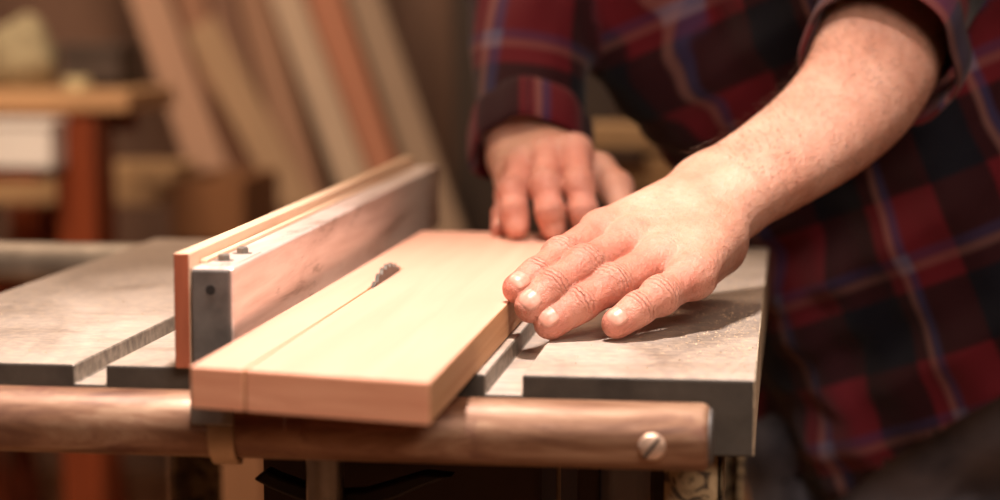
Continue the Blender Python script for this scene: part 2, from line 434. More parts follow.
# the blade, standing up through the table
BX, BR = -.2487, .125
b = nb(); bc = Vector((BX, 1.281, T + .0290 - BR)); th = .0012
nteeth = 60; ring = []
for k in range(nteeth):
    a0 = 2 * math.pi * k / nteeth
    for da, r in ((0, BR), (.30, BR - .0004), (.48, BR - .0028), (.60, BR - .0030), (.85, BR - .0012)):
        a = a0 + da * 2 * math.pi / nteeth; ring.append((bc.y + math.cos(a) * r, bc.z + math.sin(a) * r))
prism(b, ring, 0, BX - th, BX + th)
part(obj('saw_blade', b, M['blade']))

# ------------------------------------------------------------------ rip fence
fence = empty('rip_fence', (-.3000, 1.047, T), 'long scuffed metal rip fence with a wooden facing board, clamped across the saw table', 'fence')
FX0, FXm, FX1, FY0, FY1 = (-0.3159, 1.0470, 0.9366)[0], (-0.3073, 1.0470, 0.9368)[0], (-0.2849, 1.0470, 0.9372)[0], 1.047, 1.800
b = nb(); box(b, (FX0, FY0, T + .0006), (FXm - .0002, FY1, T + .0612))
bmesh.ops.recalc_face_normals(b, faces=b.faces)
for f in b.faces: f.material_index = 1 if abs(f.normal.y) > .9 else 0
part(obj('facing_board', b, [M['facing'], M['facing_end']], bev=.0008), fence, 'red-ended wooden facing board')
b = nb(); box(b, (FXm, FY0 + .003, T + .0012), (FX1, FY1, T + .0535)); part(obj('fence_bar', b, M['fence_metal'], bev=.0015, seg=3), fence, 'hollow metal bar, stained and scratched')
b = nb(); box(b, (FXm + .0008, FY0 - .0005, T + .0008), (FX1 - .0010, FY0 + .0035, T + .0528))
cap_ = part(obj('end_cap', b, M['end_cap'], bev=.0012, seg=3), fence, 'dark grey end cap with a black disc painted as its round hole')
hp = (-0.2961, 1.0465, 0.9423)
b = nb(); lathe(b, (hp[0], FY0 - .0008, hp[2]), (0, 1, 0), [(0, 0), (0, .0026), (.002, .0026)], 24); keep_parent(obj('screw_hole_disc', b, M['black']), cap_)
def bolt(x, y, r):
    b = nb(); lathe(b, (x, y, T + .0535), (0, 0, 1), [(0, 0), (0, r * 1.5), (.0008, r * 1.5), (.0009, r)], 28)
    lathe(b, (x, y, T + .0543), (0, 0, 1), [(0, r), (.0028, r), (.0034, r * .8), (.0034, 0)], 6)
    return part(obj('fence_bolt', b, M['clamp']), fence)
bolt(FXm + .0105, 1.078, .0036); bolt(FXm + .0125, 1.112, .0036)
b = nb(); box(b, (FXm + .005, 1.062, T + .0535), (FX1 - .002, 1.124, T + .0541)); part(obj('bolt_plate', b, M['fence_metal'], bev=.0004), fence)
# adhesive groove strip between board and bar
b = nb(); box(b, (FXm + .0004, FY0 + .02, T + .0535), (FXm + .0042, FY1 - .01, T + .0558)); part(obj('glue_strip', b, M['facing'], bev=.0006), fence)
fence.rotation_euler.z = math.radians(1.3)
# front clamp that hooks the rail
k0, k1 = (-0.2977, 1.0105, 0.8807), (-0.2759, 1.0105, 0.8751)
b = nb()
prism(b, [(1.0075, T - .0215), (1.0128, T - .0215), (1.0128, T - .0150), (1.0200, T - .0072), (1.0460, T - .0072), (1.0460, T - .0010), (1.0075, T - .0010)], 0, k0[0], k1[0])
part(obj('clamp_block', b, M['clamp'], bev=.0012), fence)
s0, s1 = (-0.2900, 1.0105, 0.8706)[0], (-0.2765, 1.0105, 0.8710)[0]
b = nb(); hook = []
for k in range(15):
    a = math.radians(128 + k * 10.5)
    hook.append((1.0305 + math.cos(a) * (RR + .0006), RZ + math.sin(a) * (RR + .0006)))
hook2 = [(1.0305 + math.cos(math.radians(128 + k * 10.5)) * (RR + .0036), RZ + math.sin(math.radians(128 + k * 10.5)) * (RR + .0036)) for k in range(15)]
prism(b, hook + hook2[::-1], 0, s0, s1)
part(obj('rail_hook', b, M['strap'], auto=True, bev=.0006), fence)

# ------------------------------------------------------------------ the board being cut
BL, BRt, BYr, BT = -.2765, -.1577, 1.566, .0200
kx0, kx1 = BX - .0005, BX + .0005
ky = bc.y + .050
yl, yr = .940, .9125
def yf(x): return yl + (yr - yl) * (x - BL) / (BRt - BL)
b = nb()
out = [(BL, yf(BL)), (kx0, yf(kx0)), (kx0, bc.y - .056), (BX - .0014, bc.y - .054), (BX - .0014, ky + .004), (BX + .0014, ky + .004), (BX + .0014, bc.y - .054), (kx1, bc.y - .056), (kx1, yf(kx1)), (BRt, yf(BRt)), (BRt, BYr), (BL, BYr - .003)]
prism(b, out, 2, T + .0006, T + BT + .0006)
bmesh.ops.recalc_face_normals(b, faces=b.faces)
for f in b.faces:
    n = f.normal
    f.material_index = 1 if abs(n.y) > .7 else (2 if abs(n.x) > .7 else 0)
wp = tag(rebase(obj('wooden_board', b, [M['workpiece'], M['endgrain'], M['sidegrain']], bev=.0009, seg=2)),
         'pale pine board lying on the saw table, part sawn lengthwise along a thin kerf', 'board')

# sawdust scattered on the cast iron
b = nb()
def grain(x, y, z, s):
    pts = [Vector((random.uniform(-1, 1), random.uniform(-1, 1), random.uniform(0, .7))) * s + Vector((x, y, z)) for _ in range(4)]
    V = [b.verts.new(p) for p in pts]
    for f in ((0, 1, 2), (0, 2, 3), (0, 3, 1), (1, 3, 2)): b.faces.new([V[i] for i in f])
for _ in range(2600):
    u = random.random()
    if u < .55: x, y = XR - .003 - abs(random.gauss(0, .02)), random.uniform(Y0 + .004, Y1 - .01)
    elif u < .8: x, y = random.uniform(-.13, XR - .004), random.uniform(Y0 + .004, Y1 - .01)
    else: x, y = random.uniform(XL + .01, -.38), random.uniform(Y0 + .004, Y1 - .01)
    if x < -.13 and x > -.38: continue
    grain(x, y, T + .0001, random.uniform(.0003, .0010))
tag(rebase(obj('sawdust', b, plain('sawdust', (.66, .50, .33), .8))), 'fine pale sawdust scattered over the cast iron table top', 'sawdust', kind='stuff')

# ------------------------------------------------------------------ signed-distance modelling (numpy)
def A3(p): return np.array(p, dtype=np.float32)
def cone(P, a, b, ra, rb):
    a = A3(a); b = A3(b); ba = b - a; L2 = float(ba @ ba) + 1e-12
    t = np.clip(((P - a) @ ba) / L2, 0, 1)
    q = P - a - t[:, None] * ba
    return np.sqrt((q * q).sum(1)) - (ra + (rb - ra) * t)
def smin(a, b, k):
    h = np.maximum(k - np.abs(a - b), 0) / k
    return np.minimum(a, b) - h * h * k * .25
def chain(P, pts, rs, k=.004):
    d = None
    for i in range(len(pts) - 1):
        c = cone(P, pts[i], pts[i + 1], rs[i], rs[i + 1]); d = c if d is None else smin(d, c, k)
    return d
def ell(P, c, r, R=None):
    q = P - A3(c)
    if R is not None: q = q @ np.array(R, dtype=np.float32).T
    r = A3(r); k0 = np.sqrt(((q / r) ** 2).sum(1)); k1 = np.sqrt(((q / (r * r)) ** 2).sum(1)) + 1e-9
    return k0 * (k0 - 1) / k1
def sdf_mesh(fn, lo, hi, h, iters=2):
    lo = A3(lo); hi = A3(hi); B = 8
    nbk = np.ceil((hi - lo) / (h * B)).astype(int); n = nbk * B
    g = np.stack(np.meshgrid(*[np.arange(k) for k in nbk], indexing='ij'), -1).reshape(-1, 3)
    cen = lo + (g * B + B / 2) * h
    dc = fn(cen.astype(np.float32)).astype(np.float32)
    act = np.abs(dc) < h * B * .87 * 1.15 + h * 2
    blk = np.where(dc < 0, -1, 1).astype(np.float32).reshape(nbk)
    val = np.repeat(np.repeat(np.repeat(blk, B, 0), B, 1), B, 2)
    off = np.stack(np.meshgrid(*[np.arange(B)] * 3, indexing='ij'), -1).reshape(-1, 3)
    ga = g[act]
    for s in range(0, len(ga), 3000):
        gi = (ga[s:s + 3000, None, :] * B + off[None]).reshape(-1, 3)
        v = fn((lo + gi * h).astype(np.float32))
        val[gi[:, 0], gi[:, 1], gi[:, 2]] = v
    ins = val < 0
    cnt = np.zeros((n[0] - 1, n[1] - 1, n[2] - 1), np.int8)
    for dx in (0, 1):
        for dy in (0, 1):
            for dz in (0, 1): cnt += ins[dx:n[0] - 1 + dx, dy:n[1] - 1 + dy, dz:n[2] - 1 + dz]
    ci = np.argwhere((cnt > 0) & (cnt < 8))
    idm = -np.ones(cnt.shape, np.int32); idm[ci[:, 0], ci[:, 1], ci[:, 2]] = np.arange(len(ci))
    acc = np.zeros((len(ci), 3)); w = np.zeros(len(ci))
    cor = [(x, y, z) for x in (0, 1) for y in (0, 1) for z in (0, 1)]
    cv = {c: val[ci[:, 0] + c[0], ci[:, 1] + c[1], ci[:, 2] + c[2]] for c in cor}
    for c in cor:
        for ax in range(3):
            if c[ax] == 0:
                d = list(c); d[ax] = 1; d = tuple(d); a, e = cv[c], cv[d]
                m = (a < 0) != (e < 0); t = np.where(m, a / (a - e + 1e-12), 0)
                p = np.tile(np.array(c, float), (len(ci), 1)); p[:, ax] += t
                acc += p * m[:, None]; w += m
    V = lo + (ci + acc / w[:, None]) * h
    V = V.astype(np.float32)
    for _ in range(iters):
        e = h * .5; d = fn(V); G = np.stack([fn(V + A3(o)) - fn(V - A3(o)) for o in ((e, 0, 0), (0, e, 0), (0, 0, e))], 1)
        gl = np.sqrt((G * G).sum(1)) + 1e-9; st = np.clip(d / (gl / (2 * e)), -.7 * h, .7 * h)
        V = V - G / gl[:, None] * st[:, None]
    F = []
    for ax in range(3):
        sl0 = [slice(1, n[i] - 1) for i in range(3)]; sl1 = list(sl0)
        sl0[ax] = slice(0, n[ax] - 1); sl1[ax] = slice(1, n[ax])
        a, e = ins[tuple(sl0)], ins[tuple(sl1)]
        ij = np.argwhere(a != e); fl = a[ij[:, 0], ij[:, 1], ij[:, 2]]
        st = np.array([0 if i == ax else 1 for i in range(3)]); p = ij + st
        u, v = [(1, 2), (2, 0), (0, 1)][ax]
        def cell(du, dv):
            q = p.copy(); q[:, u] -= du; q[:, v] -= dv; return idm[q[:, 0], q[:, 1], q[:, 2]]
        Q = np.stack([cell(1, 1), cell(0, 1), cell(0, 0), cell(1, 0)], 1)
        Q[~fl] = Q[~fl][:, ::-1]; F.append(Q)
    F = np.concatenate(F); F = F[(F >= 0).all(1)]
    return V, F
def mesh_np(name, V, F):
    me = bpy.data.meshes.new(name)
    me.vertices.add(len(V)); me.vertices.foreach_set('co', np.asarray(V, np.float32).ravel())
    me.loops.add(F.size); me.loops.foreach_set('vertex_index', F.astype(np.int32).ravel())
    me.polygons.add(len(F)); me.polygons.foreach_set('loop_start', np.arange(0, F.size, F.shape[1], dtype=np.int32))
    me.update(calc_edges=True); return me
def nrm(v): v = np.array(v, float); return v / np.linalg.norm(v)

# ---- a hand: joints are world points; fingers = dict name -> [mcp, pip, dip, tip], radii
def make_hand(wr, wu, fingers, radii, thumb, trad, extra, dorsal, meta_r=(.0150, .0118), veins=()):
    """returns (sdf, per-vertex attribute function, nail specs)"""
    fl = list(fingers.items()); D = nrm(dorsal)
    def palm(P):
        d = None
        n = len(fl)
        for i, (k, j) in enumerate(fl):
            t = i / (n - 1); base = A3(wr) * (1 - t) + A3(wu) * t
            c = cone(P, base, j[0], meta_r[0], meta_r[1]); d = c if d is None else smin(d, c, .013)
        for (a, b_, ra, rb, k) in extra: d = smin(d, cone(P, a, b_, ra, rb), k)
        for (pts, r) in veins:
            d = smin(d, chain(P, pts, [r] * len(pts), .002), .0035)
        return d
    def finger(P, j, r):
        d = chain(P, j, r, .006)
        ax = nrm(np.array(j[1]) - np.array(j[0])); nD = nrm(D - ax * (D @ ax))
        # broad knuckle, and a fuller pad under the tip
        d = smin(d, ell(P, np.array(j[1]) + nD * r[1] * .08, (r[1] * 1.0,) * 3), .004)
        at_ = nrm(np.array(j[3]) - np.array(j[2])); nt_ = nrm(D - at_ * (D @ at_))
        d = smin(d, cone(P, np.array(j[3]) * .45 + np.array(j[2]) * .55 - nt_ * .0012, np.array(j[3]) - nt_ * .0008, r[3] * .98, r[3] * .93), .004)
        # two real folds across each knuckle
        for q, amp, sp in ((1, .00065, .0034), (2, .0005, .0026)):
            axq = nrm(np.array(j[q + 1]) - np.array(j[q - 1])).astype(np.float32)
            nq = nrm(D - axq * (D @ axq)).astype(np.float32)
            rel = P - A3(j[q]); u_ = rel @ axq; up = np.clip((rel @ nq) / r[q], 0, 1)
            u2 = u_ + .0008 * np.sin(P @ A3((900, 300, 700)))
            d = d + amp * up * np.exp(-(u_ / .0055) ** 2) * (1 - np.abs(np.sin(np.pi * u2 / sp / 1.0)) ** .6 * 1.2)
        return d
    def fn(P):
        pl = palm(P); d = pl
        for (k, j) in fl: d = np.minimum(d, smin(pl, finger(P, j, radii[k]), .0075))
        th = chain(P, thumb, trad, .008)
        return np.minimum(d, smin(pl, th, .012))
    def attrs(V):
        ruddy = np.zeros(len(V)); cu = np.zeros(len(V)); cm = np.zeros(len(V)); best = np.full(len(V), 9.)
        for (k, j) in fl:
            r = radii[k]; fd = chain(V, j, r, .004); near = np.exp(-np.clip(fd, 0, 1) / .003)
            for q, a in ((3, .95), (2, .35), (1, .75), (0, .65)):
                dd = np.sqrt(((V - A3(j[q])) ** 2).sum(1)); ruddy = np.maximum(ruddy, a * np.exp(-(dd / (.0155 if q in (0, 3) else .012)) ** 2) * near)
            ruddy = np.maximum(ruddy, .50 * near)
            for q, wdt in ((1, .0066), (2, .0042), (0, .012)):
                axq = nrm(np.array(j[min(q + 1, 3)]) - np.array(j[max(q - 1, 0)])); nq = nrm(D - axq * (D @ axq))
                rel = V - A3(j[q]); u_ = rel @ axq.astype(np.float32); up = np.clip((rel @ nq.astype(np.float32)) / r[q], 0, 1)
                m = np.exp(-(u_ / wdt) ** 2) * up * near * (.22 if q == 0 else 1)
                dist = np.sqrt((rel ** 2).sum(1)) + (0 if q else .02)
                s = (dist < best) & (near > .3); best = np.where(s, dist, best)
                cu = np.where(s, u_ * 1000, cu); cm = np.where(s, m, cm)
        return ruddy, cu, cm
    nails = [(j[2], j[3], radii[k][3], (lambda P, j=j, k=k: finger(P, j, radii[k]))) for k, j in fl]
    return fn, attrs, nails, D
def nail_mesh(fn, dip, tip, r, D):
    """a curved nail plate laid on the finger's surface"""
    ax = nrm(np.array(tip) - np.array(dip)); n = nrm(D - ax * (D @ ax)); s = np.cross(ax, n)
    NU, NV = 15, 15; L = r * 1.30; W = r * .80
    P = []
    for i in range(NU):
        for k in range(NV):
            x, y = 2 * i / (NU - 1) - 1, 2 * k / (NV - 1) - 1
            # square -> rounded plate
            xx = x * math.sqrt(max(0, 1 - .32 * y * y)); yy = y * math.sqrt(max(0, 1 - .32 * x * x))
            th = xx * .80
            c = np.array(tip) + ax * (r * .12 + yy * L / 2)
            P.append(np.concatenate([c, n * math.cos(th) + s * math.sin(th)]))
    P = np.array(P, np.float32); c, d = P[:, :3], P[:, 3:]
    d = d / np.linalg.norm(d, axis=1, keepdims=True)
    t = np.full(len(c), r * 1.6, np.float32)
    for _ in range(25): t = t - fn(c + d * t[:, None]) * .8
    edge = np.array([max(abs(2 * i / (NU - 1) - 1), abs(2 * k / (NV - 1) - 1)) for i in range(NU) for k in range(NV)])
    V = c + d * (t + .00045 - .0008 * (edge > .98))[:, None].astype(np.float32)
    F = np.array([[i * NV + k, (i + 1) * NV + k, (i + 1) * NV + k + 1, i * NV + k + 1] for i in range(NU - 1) for k in range(NV - 1)])
    return V.astype(np.float32), F

# ---- front (left) hand and forearm
Ff = {
 'index':  [(-0.1122, 1.2678, 0.9525), (-0.1318, 1.2173, 0.9426), (-0.1427, 1.1895, 0.9351), (-0.1521, 1.1774, 0.9290)],
 'middle': [(-0.0941, 1.2555, 0.9473), (-0.1162, 1.2028, 0.9392), (-0.1318, 1.1803, 0.9295), (-0.1438, 1.1704, 0.9197)],
 'ring':   [(-0.0750, 1.2400, 0.9397), (-0.1000, 1.1978, 0.9290), (-0.1166, 1.1783, 0.9203), (-0.1328, 1.1698, 0.9103)],
 'little': [(-0.0541, 1.2267, 0.9315), (-0.0723, 1.1989, 0.9230), (-0.0838, 1.1825, 0.9175), (-0.0950, 1.1730, 0.9105)]}
Fr = {'index': (.0122, .0106, .0093, .0083), 'middle': (.0126, .0112, .0099, .0089),
      'ring': (.0124, .0109, .0096, .0087), 'little': (.0118, .0104, .0090, .0081)}
Wr, Wu = (-0.0520, 1.3394, 0.9730), (-0.0377, 1.3138, 0.9627)
hand_L = make_hand(Wr, Wu, Ff, Fr,
    [(-0.0560, 1.3454, 0.9679), (-0.0810, 1.3577, 0.9542), (-0.1019, 1.3598, 0.9445), (-0.1167, 1.3488, 0.9376)], (.017, .0135, .0115, .0095),
    [((-0.0620, 1.2440, 0.9316), (-0.0440, 1.2862, 0.9417), .0155, .0185, .014),      # little-finger side of the palm
     ((-0.0615, 1.3283, 0.9578), (-0.0869, 1.3288, 0.9491), .0180, .0130, .012)],     # ball of the thumb
    (0.30, -0.80, 1.0), meta_r=(.0185, .0130), veins=())
fa_u = [(-0.0365, 1.3140, 0.9633), (-0.0046, 1.3539, 0.9801), (0.0283, 1.4013, 1.0000), (0.0544, 1.4480, 1.0219), (0.0712, 1.4888, 1.0474), (0.0809, 1.5293, 1.0792), (0.0895, 1.5703, 1.1169)]   # ulna side
fa_r = [(-0.0513, 1.3376, 0.9744), (-0.0153, 1.3744, 0.9947), (0.0178, 1.4222, 1.0181), (0.0383, 1.4633, 1.0418), (0.0492, 1.5000, 1.0653), (0.0577, 1.5378, 1.0935), (0.0680, 1.5787, 1.1280)]  # radius side
ru = (.0190, .0218, .0256, .0285, .0305, .0340, .037); rr_ = (.0195, .0222, .0258, .0285, .0308, .0345, .038)
def smooth_chain(pts, rs, n=5):
    """the same bone as a Catmull-Rom curve, so the limb has no lumps at its joints"""
    p = np.array(pts); p = np.vstack([2 * p[0] - p[1], p, 2 * p[-1] - p[-2]]); q = np.array(rs); q = np.concatenate([[2 * q[0] - q[1]], q, [2 * q[-1] - q[-2]]])
    P_, R_ = [], []
    for i in range(1, len(p) - 2):
        for k in range(n):
            t = k / n; w0, w1, w2, w3 = -.5 * t + t * t - .5 * t ** 3, 1 - 2.5 * t * t + 1.5 * t ** 3, .5 * t + 2 * t * t - 1.5 * t ** 3, -.5 * t * t + .5 * t ** 3
            P_.append(w0 * p[i - 1] + w1 * p[i] + w2 * p[i + 1] + w3 * p[i + 2]); R_.append(w0 * q[i - 1] + w1 * q[i] + w2 * q[i + 1] + w3 * q[i + 2])
    return P_ + [p[-2]], R_ + [q[-2]]
fu_s, fr_s = smooth_chain(fa_u, ru, 4), smooth_chain(fa_r, rr_, 4)
Sh_L = (0.1031, 1.7168, 1.4073)
def left_arm(P):
    d = hand_L[0](P)
    f_ = smin(chain(P, fu_s[0], fu_s[1], .004), chain(P, fr_s[0], fr_s[1], .004), .020)
    d = smin(d, f_, .014)
    return smin(d, cone(P, fa_r[-1], Sh_L, .042, .058), .02)
def bounds(pts, m):
    a = np.array(pts); return a.min(0) - m, a.max(0) + m
# ---- rear (right) hand
Bf = {
 'little': [(-0.2054, 1.5828, 0.9588), (-0.2114, 1.5705, 0.9475), (-0.2123, 1.5487, 0.9358), (-0.2117, 1.5335, 0.9261)],
 'ring':   [(-0.1979, 1.5599, 0.9720), (-0.1999, 1.5181, 0.9551), (-0.1976, 1.5057, 0.9415), (-0.1958, 1.5038, 0.9315)],
 'middle': [(-0.1788, 1.5584, 0.9806), (-0.1756, 1.5119, 0.9603), (-0.1706, 1.5005, 0.9431), (-0.1687, 1.5034, 0.9312)],
 'index':  [(-0.1583, 1.5565, 0.9831), (-0.1509, 1.5134, 0.9612), (-0.1470, 1.5048, 0.9437), (-0.1458, 1.5077, 0.9318)]}
Br = {'index': (.0118, .0108, .0098, .0088), 'middle': (.0118, .0108, .0100, .0090), 'ring': (.0112, .0105, .0096, .0088), 'little': (.0095, .0080, .0068, .0064)}
Rwr, Rwu = (-0.1897, 1.6327, 0.9772), (-0.2152, 1.6337, 0.9722)
hand_R = make_hand(Rwu, Rwr, Bf, Br,
    [(-0.1757, 1.6131, 0.9661), (-0.1428, 1.5770, 0.9660), (-0.1271, 1.5526, 0.9560), (-0.1212, 1.5367, 0.9426)], (.0165, .0135, .0120, .0100),
    [((-0.2057, 1.6029, 0.9573), (-0.2092, 1.5827, 0.9626), .014, .014, .012)], (0.0, -0.75, .66), meta_r=(.0180, .0125))
rf = [(-0.2017, 1.6336, 0.9723), (-0.2071, 1.6644, 1.0086), (-0.2115, 1.7056, 1.0639), (-0.2151, 1.7602, 1.1467)]
Sh_R = (-0.1963, 1.8309, 1.3449)
def right_arm(P):
    d = hand_R[0](P)
    a = [np.array(p) + np.array((.010, 0, 0)) for p in rf]; c = [np.array(p) - np.array((.010, 0, 0)) for p in rf]
    f_ = smin(chain(P, a, (.0215, .029, .036, .040), .01), chain(P, c, (.0215, .029, .036, .040), .01), .012)
    d = smin(d, f_, .014)
    return smin(d, cone(P, rf[-1], Sh_R, .044, .058), .02)
# ---- trunk, legs and head (coarse, mostly clothed or above the picture)
pel = (0.1867, 1.7838, 0.8210); che = (-0.0247, 1.7899, 1.3114); neck = (-0.0623, 1.7581, 1.4353)
head = np.array(neck) + np.array((-.02, -.06, .125))
hipR, hipL = (0.0633, 1.8179, 0.7342), (0.2571, 1.8068, 0.7588)
kneeR = np.array(hipR) * np.array((1, 1, 0)) + np.array((.01, .01, .47)); footR = kneeR * np.array((1, 1, 0)) + np.array((.05, .07, .09))
kneeL = np.array(hipL) * np.array((1, 1, 0)) + np.array((.02, -.02, .47)); footL = kneeL * np.array((1, 1, 0)) + np.array((0, .04, .09))
side = nrm(np.array(Sh_L) - np.array(Sh_R))
fwd = nrm(np.cross(side, np.array(che) - np.array(pel)))
if fwd[1] > 0: fwd = -fwd
def off(p, s=0, f=0, u=0): return np.array(p) + side * s + fwd * f + np.array((0, 0, u))
def trunk(P):
    d = None
    for (a, b_, ra, rb) in ((off(pel, -.07), off(che, -.08), .105, .105), (off(pel, .07), off(che, .08), .105, .105),
                            (Sh_R, Sh_L, .062, .062), (che, neck, .09, .055), (off(pel, -.06, .0), off(pel, .06, .0), .10, .10)):
        c = cone(P, a, b_, ra, rb); d = c if d is None else smin(d, c, .06)
    d = smin(d, cone(P, neck, head, .056, .056), .03)
    d = smin(d, ell(P, head + np.array((0, 0, .045)), (.074, .092, .105)), .03)
    d = smin(d, ell(P, head + fwd * .03 + np.array((0, 0, -.02)), (.055, .065, .07)), .03)      # jaw
    fc = head + fwd * .093
    d = smin(d, cone(P, fc + np.array((0, 0, .045)), fc + fwd * .020 + np.array((0, 0, .005)), .009, .014), .012)  # nose
    d = smin(d, cone(P, fc - side * .03 + np.array((0, 0, .058)) - fwd * .006, fc + side * .03 + np.array((0, 0, .058)) - fwd * .006, .012, .012), .012)
    d = smin(d, cone(P, fc - side * .018 + np.array((0, 0, -.028)) - fwd * .010, fc + side * .018 + np.array((0, 0, -.028)) - fwd * .010, .008, .008), .006)
    for s in (-1, 1):
        d = smin(d, ell(P, head + side * s * .078 + np.array((0, 0, .03)), (.012, .018, .032)), .006)
        d = smin(d, ell(P, fc + side * s * .031 - fwd * .012 + np.array((0, 0, .040)), (.012, .012, .010)), .004)
    for hp_, kn, ft in ((hipR, kneeR, footR), (hipL, kneeL, footL)):
        d = smin(d, cone(P, hp_, kn, .088, .058), .05); d = smin(d, cone(P, kn, ft, .058, .042), .03)
        d = smin(d, cone(P, ft + np.array((0, .02, -.04)), ft + fwd * .15 * np.array((1, 1, 0)) + np.array((0, 0, -.055)), .04, .03), .03)
    return d
pieces = []
allL = [p for j in Ff.values() for p in j] + fa_u + fa_r
lo, hi = bounds(allL, .055); V, F = sdf_mesh(left_arm, lo, hi, .00105)
ra_, cu_, cm_ = hand_L[1](V); pieces.append((V, F, ra_, cu_, cm_, 0))
allR = [p for j in Bf.values() for p in j] + rf
lo, hi = bounds(allR, .055); V, F = sdf_mesh(right_arm, lo, hi, .0018)
ra_, cu_, cm_ = hand_R[1](V); pieces.append((V, F, ra_, cu_, cm_, 0))
def body_sdf(P):
    d = trunk(P)
    for a, b_, c_ in ((fa_r[-1], Sh_L, 0), (rf[-1], Sh_R, 0)): d = smin(d, cone(P, a, b_, .040, .056), .03)
    return d
pts_ = [head + np.array((0, 0, .16)), footR * np.array((1, 1, 0)), footL * np.array((1, 1, 0)), np.array(Sh_L), np.array(Sh_R), np.array(fa_r[-1]), np.array(rf[-1])]
lo, hi = bounds(pts_, np.array((.13, .24, .06))); lo[2] = -.02
V, F = sdf_mesh(body_sdf, lo, hi, .0085); z = np.zeros(len(V)); pieces.append((V, F, z + .2, z, z, 0))
for fn_, nl, DD in ((left_arm, hand_L[2], hand_L[3]), (right_arm, hand_R[2], hand_R[3])):
    for (dp, tp, r, ff) in nl:
        V, F = nail_mesh(ff, dp, tp, r, DD); z = np.zeros(len(V)); pieces.append((V, F, z, z, z, 1))
VV, FF, RU, CU, CM, MI = [], [], [], [], [], []; o_ = 0
for (V, F, a, c, m_, mi) in pieces:
    VV.append(V); FF.append(F + o_); RU.append(a); CU.append(c); CM.append(m_); MI.append(np.full(len(F), mi)); o_ += len(V)
me = mesh_np('person', np.concatenate(VV), np.concatenate(FF))
for nm_, arr in (('ruddy', RU), ('crease_u', CU), ('crease_mask', CM)):
    at_ = me.attributes.new(nm_, 'FLOAT', 'POINT'); at_.data.foreach_set('value', np.concatenate(arr).astype(np.float32))
person = link('person', me, [M['skin'], M['nail']], smooth=True)
me.polygons.foreach_set('material_index', np.concatenate(MI).astype(np.int32))
org = Vector((float(pel[0]), float(pel[1]), 0)); me.transform(Matrix.Translation(-org)); person.location = org
tag(person, 'person in red plaid shirt and jeans leaning over the saw, guiding the board by hand', 'person')
def body_child(o): o.parent = person; o.matrix_parent_inverse = Matrix.Translation(org).inverted(); return o

# hairs on the forearm
b = nb()
def rayhit(fn, c, d, t0):
    t = t0
    for _ in range(22): t = t - float(fn(A3(c + d * t)[None])[0]) * .9
    return c + d * t
nh = 2400
ts = RNG.uniform(0.03, 1, nh) * 5.5 / 6; ang = RNG.uniform(0, 2 * math.pi, nh)
axp = (np.array(fa_u) + np.array(fa_r)) / 2
seg = np.minimum((ts * 6).astype(int), 5); fr_ = ts * 6 - seg
cen = axp[seg] * (1 - fr_)[:, None] + axp[seg + 1] * fr_[:, None]
axd = axp[seg + 1] - axp[seg]; axd /= np.linalg.norm(axd, axis=1, keepdims=True)
upv = np.array((0, 0, 1.)); aa = np.cross(axd, upv); aa /= np.linalg.norm(aa, axis=1, keepdims=True); bb = np.cross(aa, axd)
dirs = aa * np.cos(ang)[:, None] + bb * np.sin(ang)[:, None]
t = np.full(nh, .085, np.float32)
for _ in range(30): t = t - left_arm((cen + dirs * t[:, None]).astype(np.float32)) * .85
root = cen + dirs * (t - .0004)[:, None]
for i in range(nh):
    if dirs[i, 2] < -.35: continue
    L = random.uniform(.005, .013); g = -axd[i] * random.uniform(.7, 1) + aa[i] * random.uniform(-.5, .5)
    p0 = Vector(root[i]); p1 = p0 + Vector(dirs[i]) * L * .45 + Vector(g) * L * .35; p2 = p1 + Vector(dirs[i]) * L * .05 + Vector(g) * L * .5
    w_ = .00011; s = Vector(np.cross(dirs[i], g)).normalized() * w_; q = Vector(dirs[i]) * w_
    r0 = [b.verts.new(p0 + s), b.verts.new(p0 - s), b.verts.new(p0 + q)]; r1 = [b.verts.new(p1 + s * .8), b.verts.new(p1 - s * .8), b.verts.new(p1 + q)]; e = b.verts.new(p2)
    for k in range(3):
        k2 = (k + 1) % 3; b.faces.new((r0[k], r0[k2], r1[k2], r1[k])); b.faces.new((r1[k], r1[k2], e))
ah = body_child(obj('arm_hair', b, M['hair'])); ah['kind'] = 'stuff'

# ---- clothes
def garment(name, fn, lo, hi, h, keep, uvf, mat, thick=.0025, snap=None):
    V, F = sdf_mesh(fn, lo, hi, h, 1)
    k = keep(V); Fk = F[k[F].all(1)]
    used = np.unique(Fk); re = -np.ones(len(V), int); re[used] = np.arange(len(used)); V = V[used]; Fk = re[Fk]
    if snap is not None: V = snap(V)
    me = mesh_np(name, V, Fk)
    uv = uvf(V); l = me.uv_layers.new(name='UVMap'); l.data.foreach_set('uv', uv[Fk.ravel()].astype(np.float32).ravel())
    o = link(name, me, mat, smooth=True)
    s = o.modifiers.new('s', 'SOLIDIFY'); s.thickness = thick; s.offset = -1
    return body_child(o)
axis_t = nrm(np.array(che) - np.array(pel)); hemC = np.array((0.1926, 1.7229, 0.8138))
cuffL = np.array((0.0684, 1.4955, 1.0654)); cuffR = np.array((-0.2049, 1.6598, 0.9929))
dL = nrm(np.array((0.0847, 1.5676, 1.0987)) - np.array((0.0491, 1.4593, 1.0385))); dR = nrm(np.array(rf[2]) - np.array(rf[0]))
def wav(P, *ks): return sum(a * np.sin(P @ A3(k) + ph) for (a, k, ph) in ks)
elbL, elbR = np.array((0.0829, 1.5859, 1.1282)), np.array(rf[-1])
def sleeveL(P):
    return smin(cone(P, cuffL - dL * .02, elbL, .0490, .060), cone(P, elbL, Sh_L, .058, .072), .03)
def sleeveR(P):
    return smin(cone(P, cuffR - dR * .02, elbR, .0415, .058), cone(P, elbR, Sh_R, .058, .072), .03)
hemT = hemC - axis_t * .06
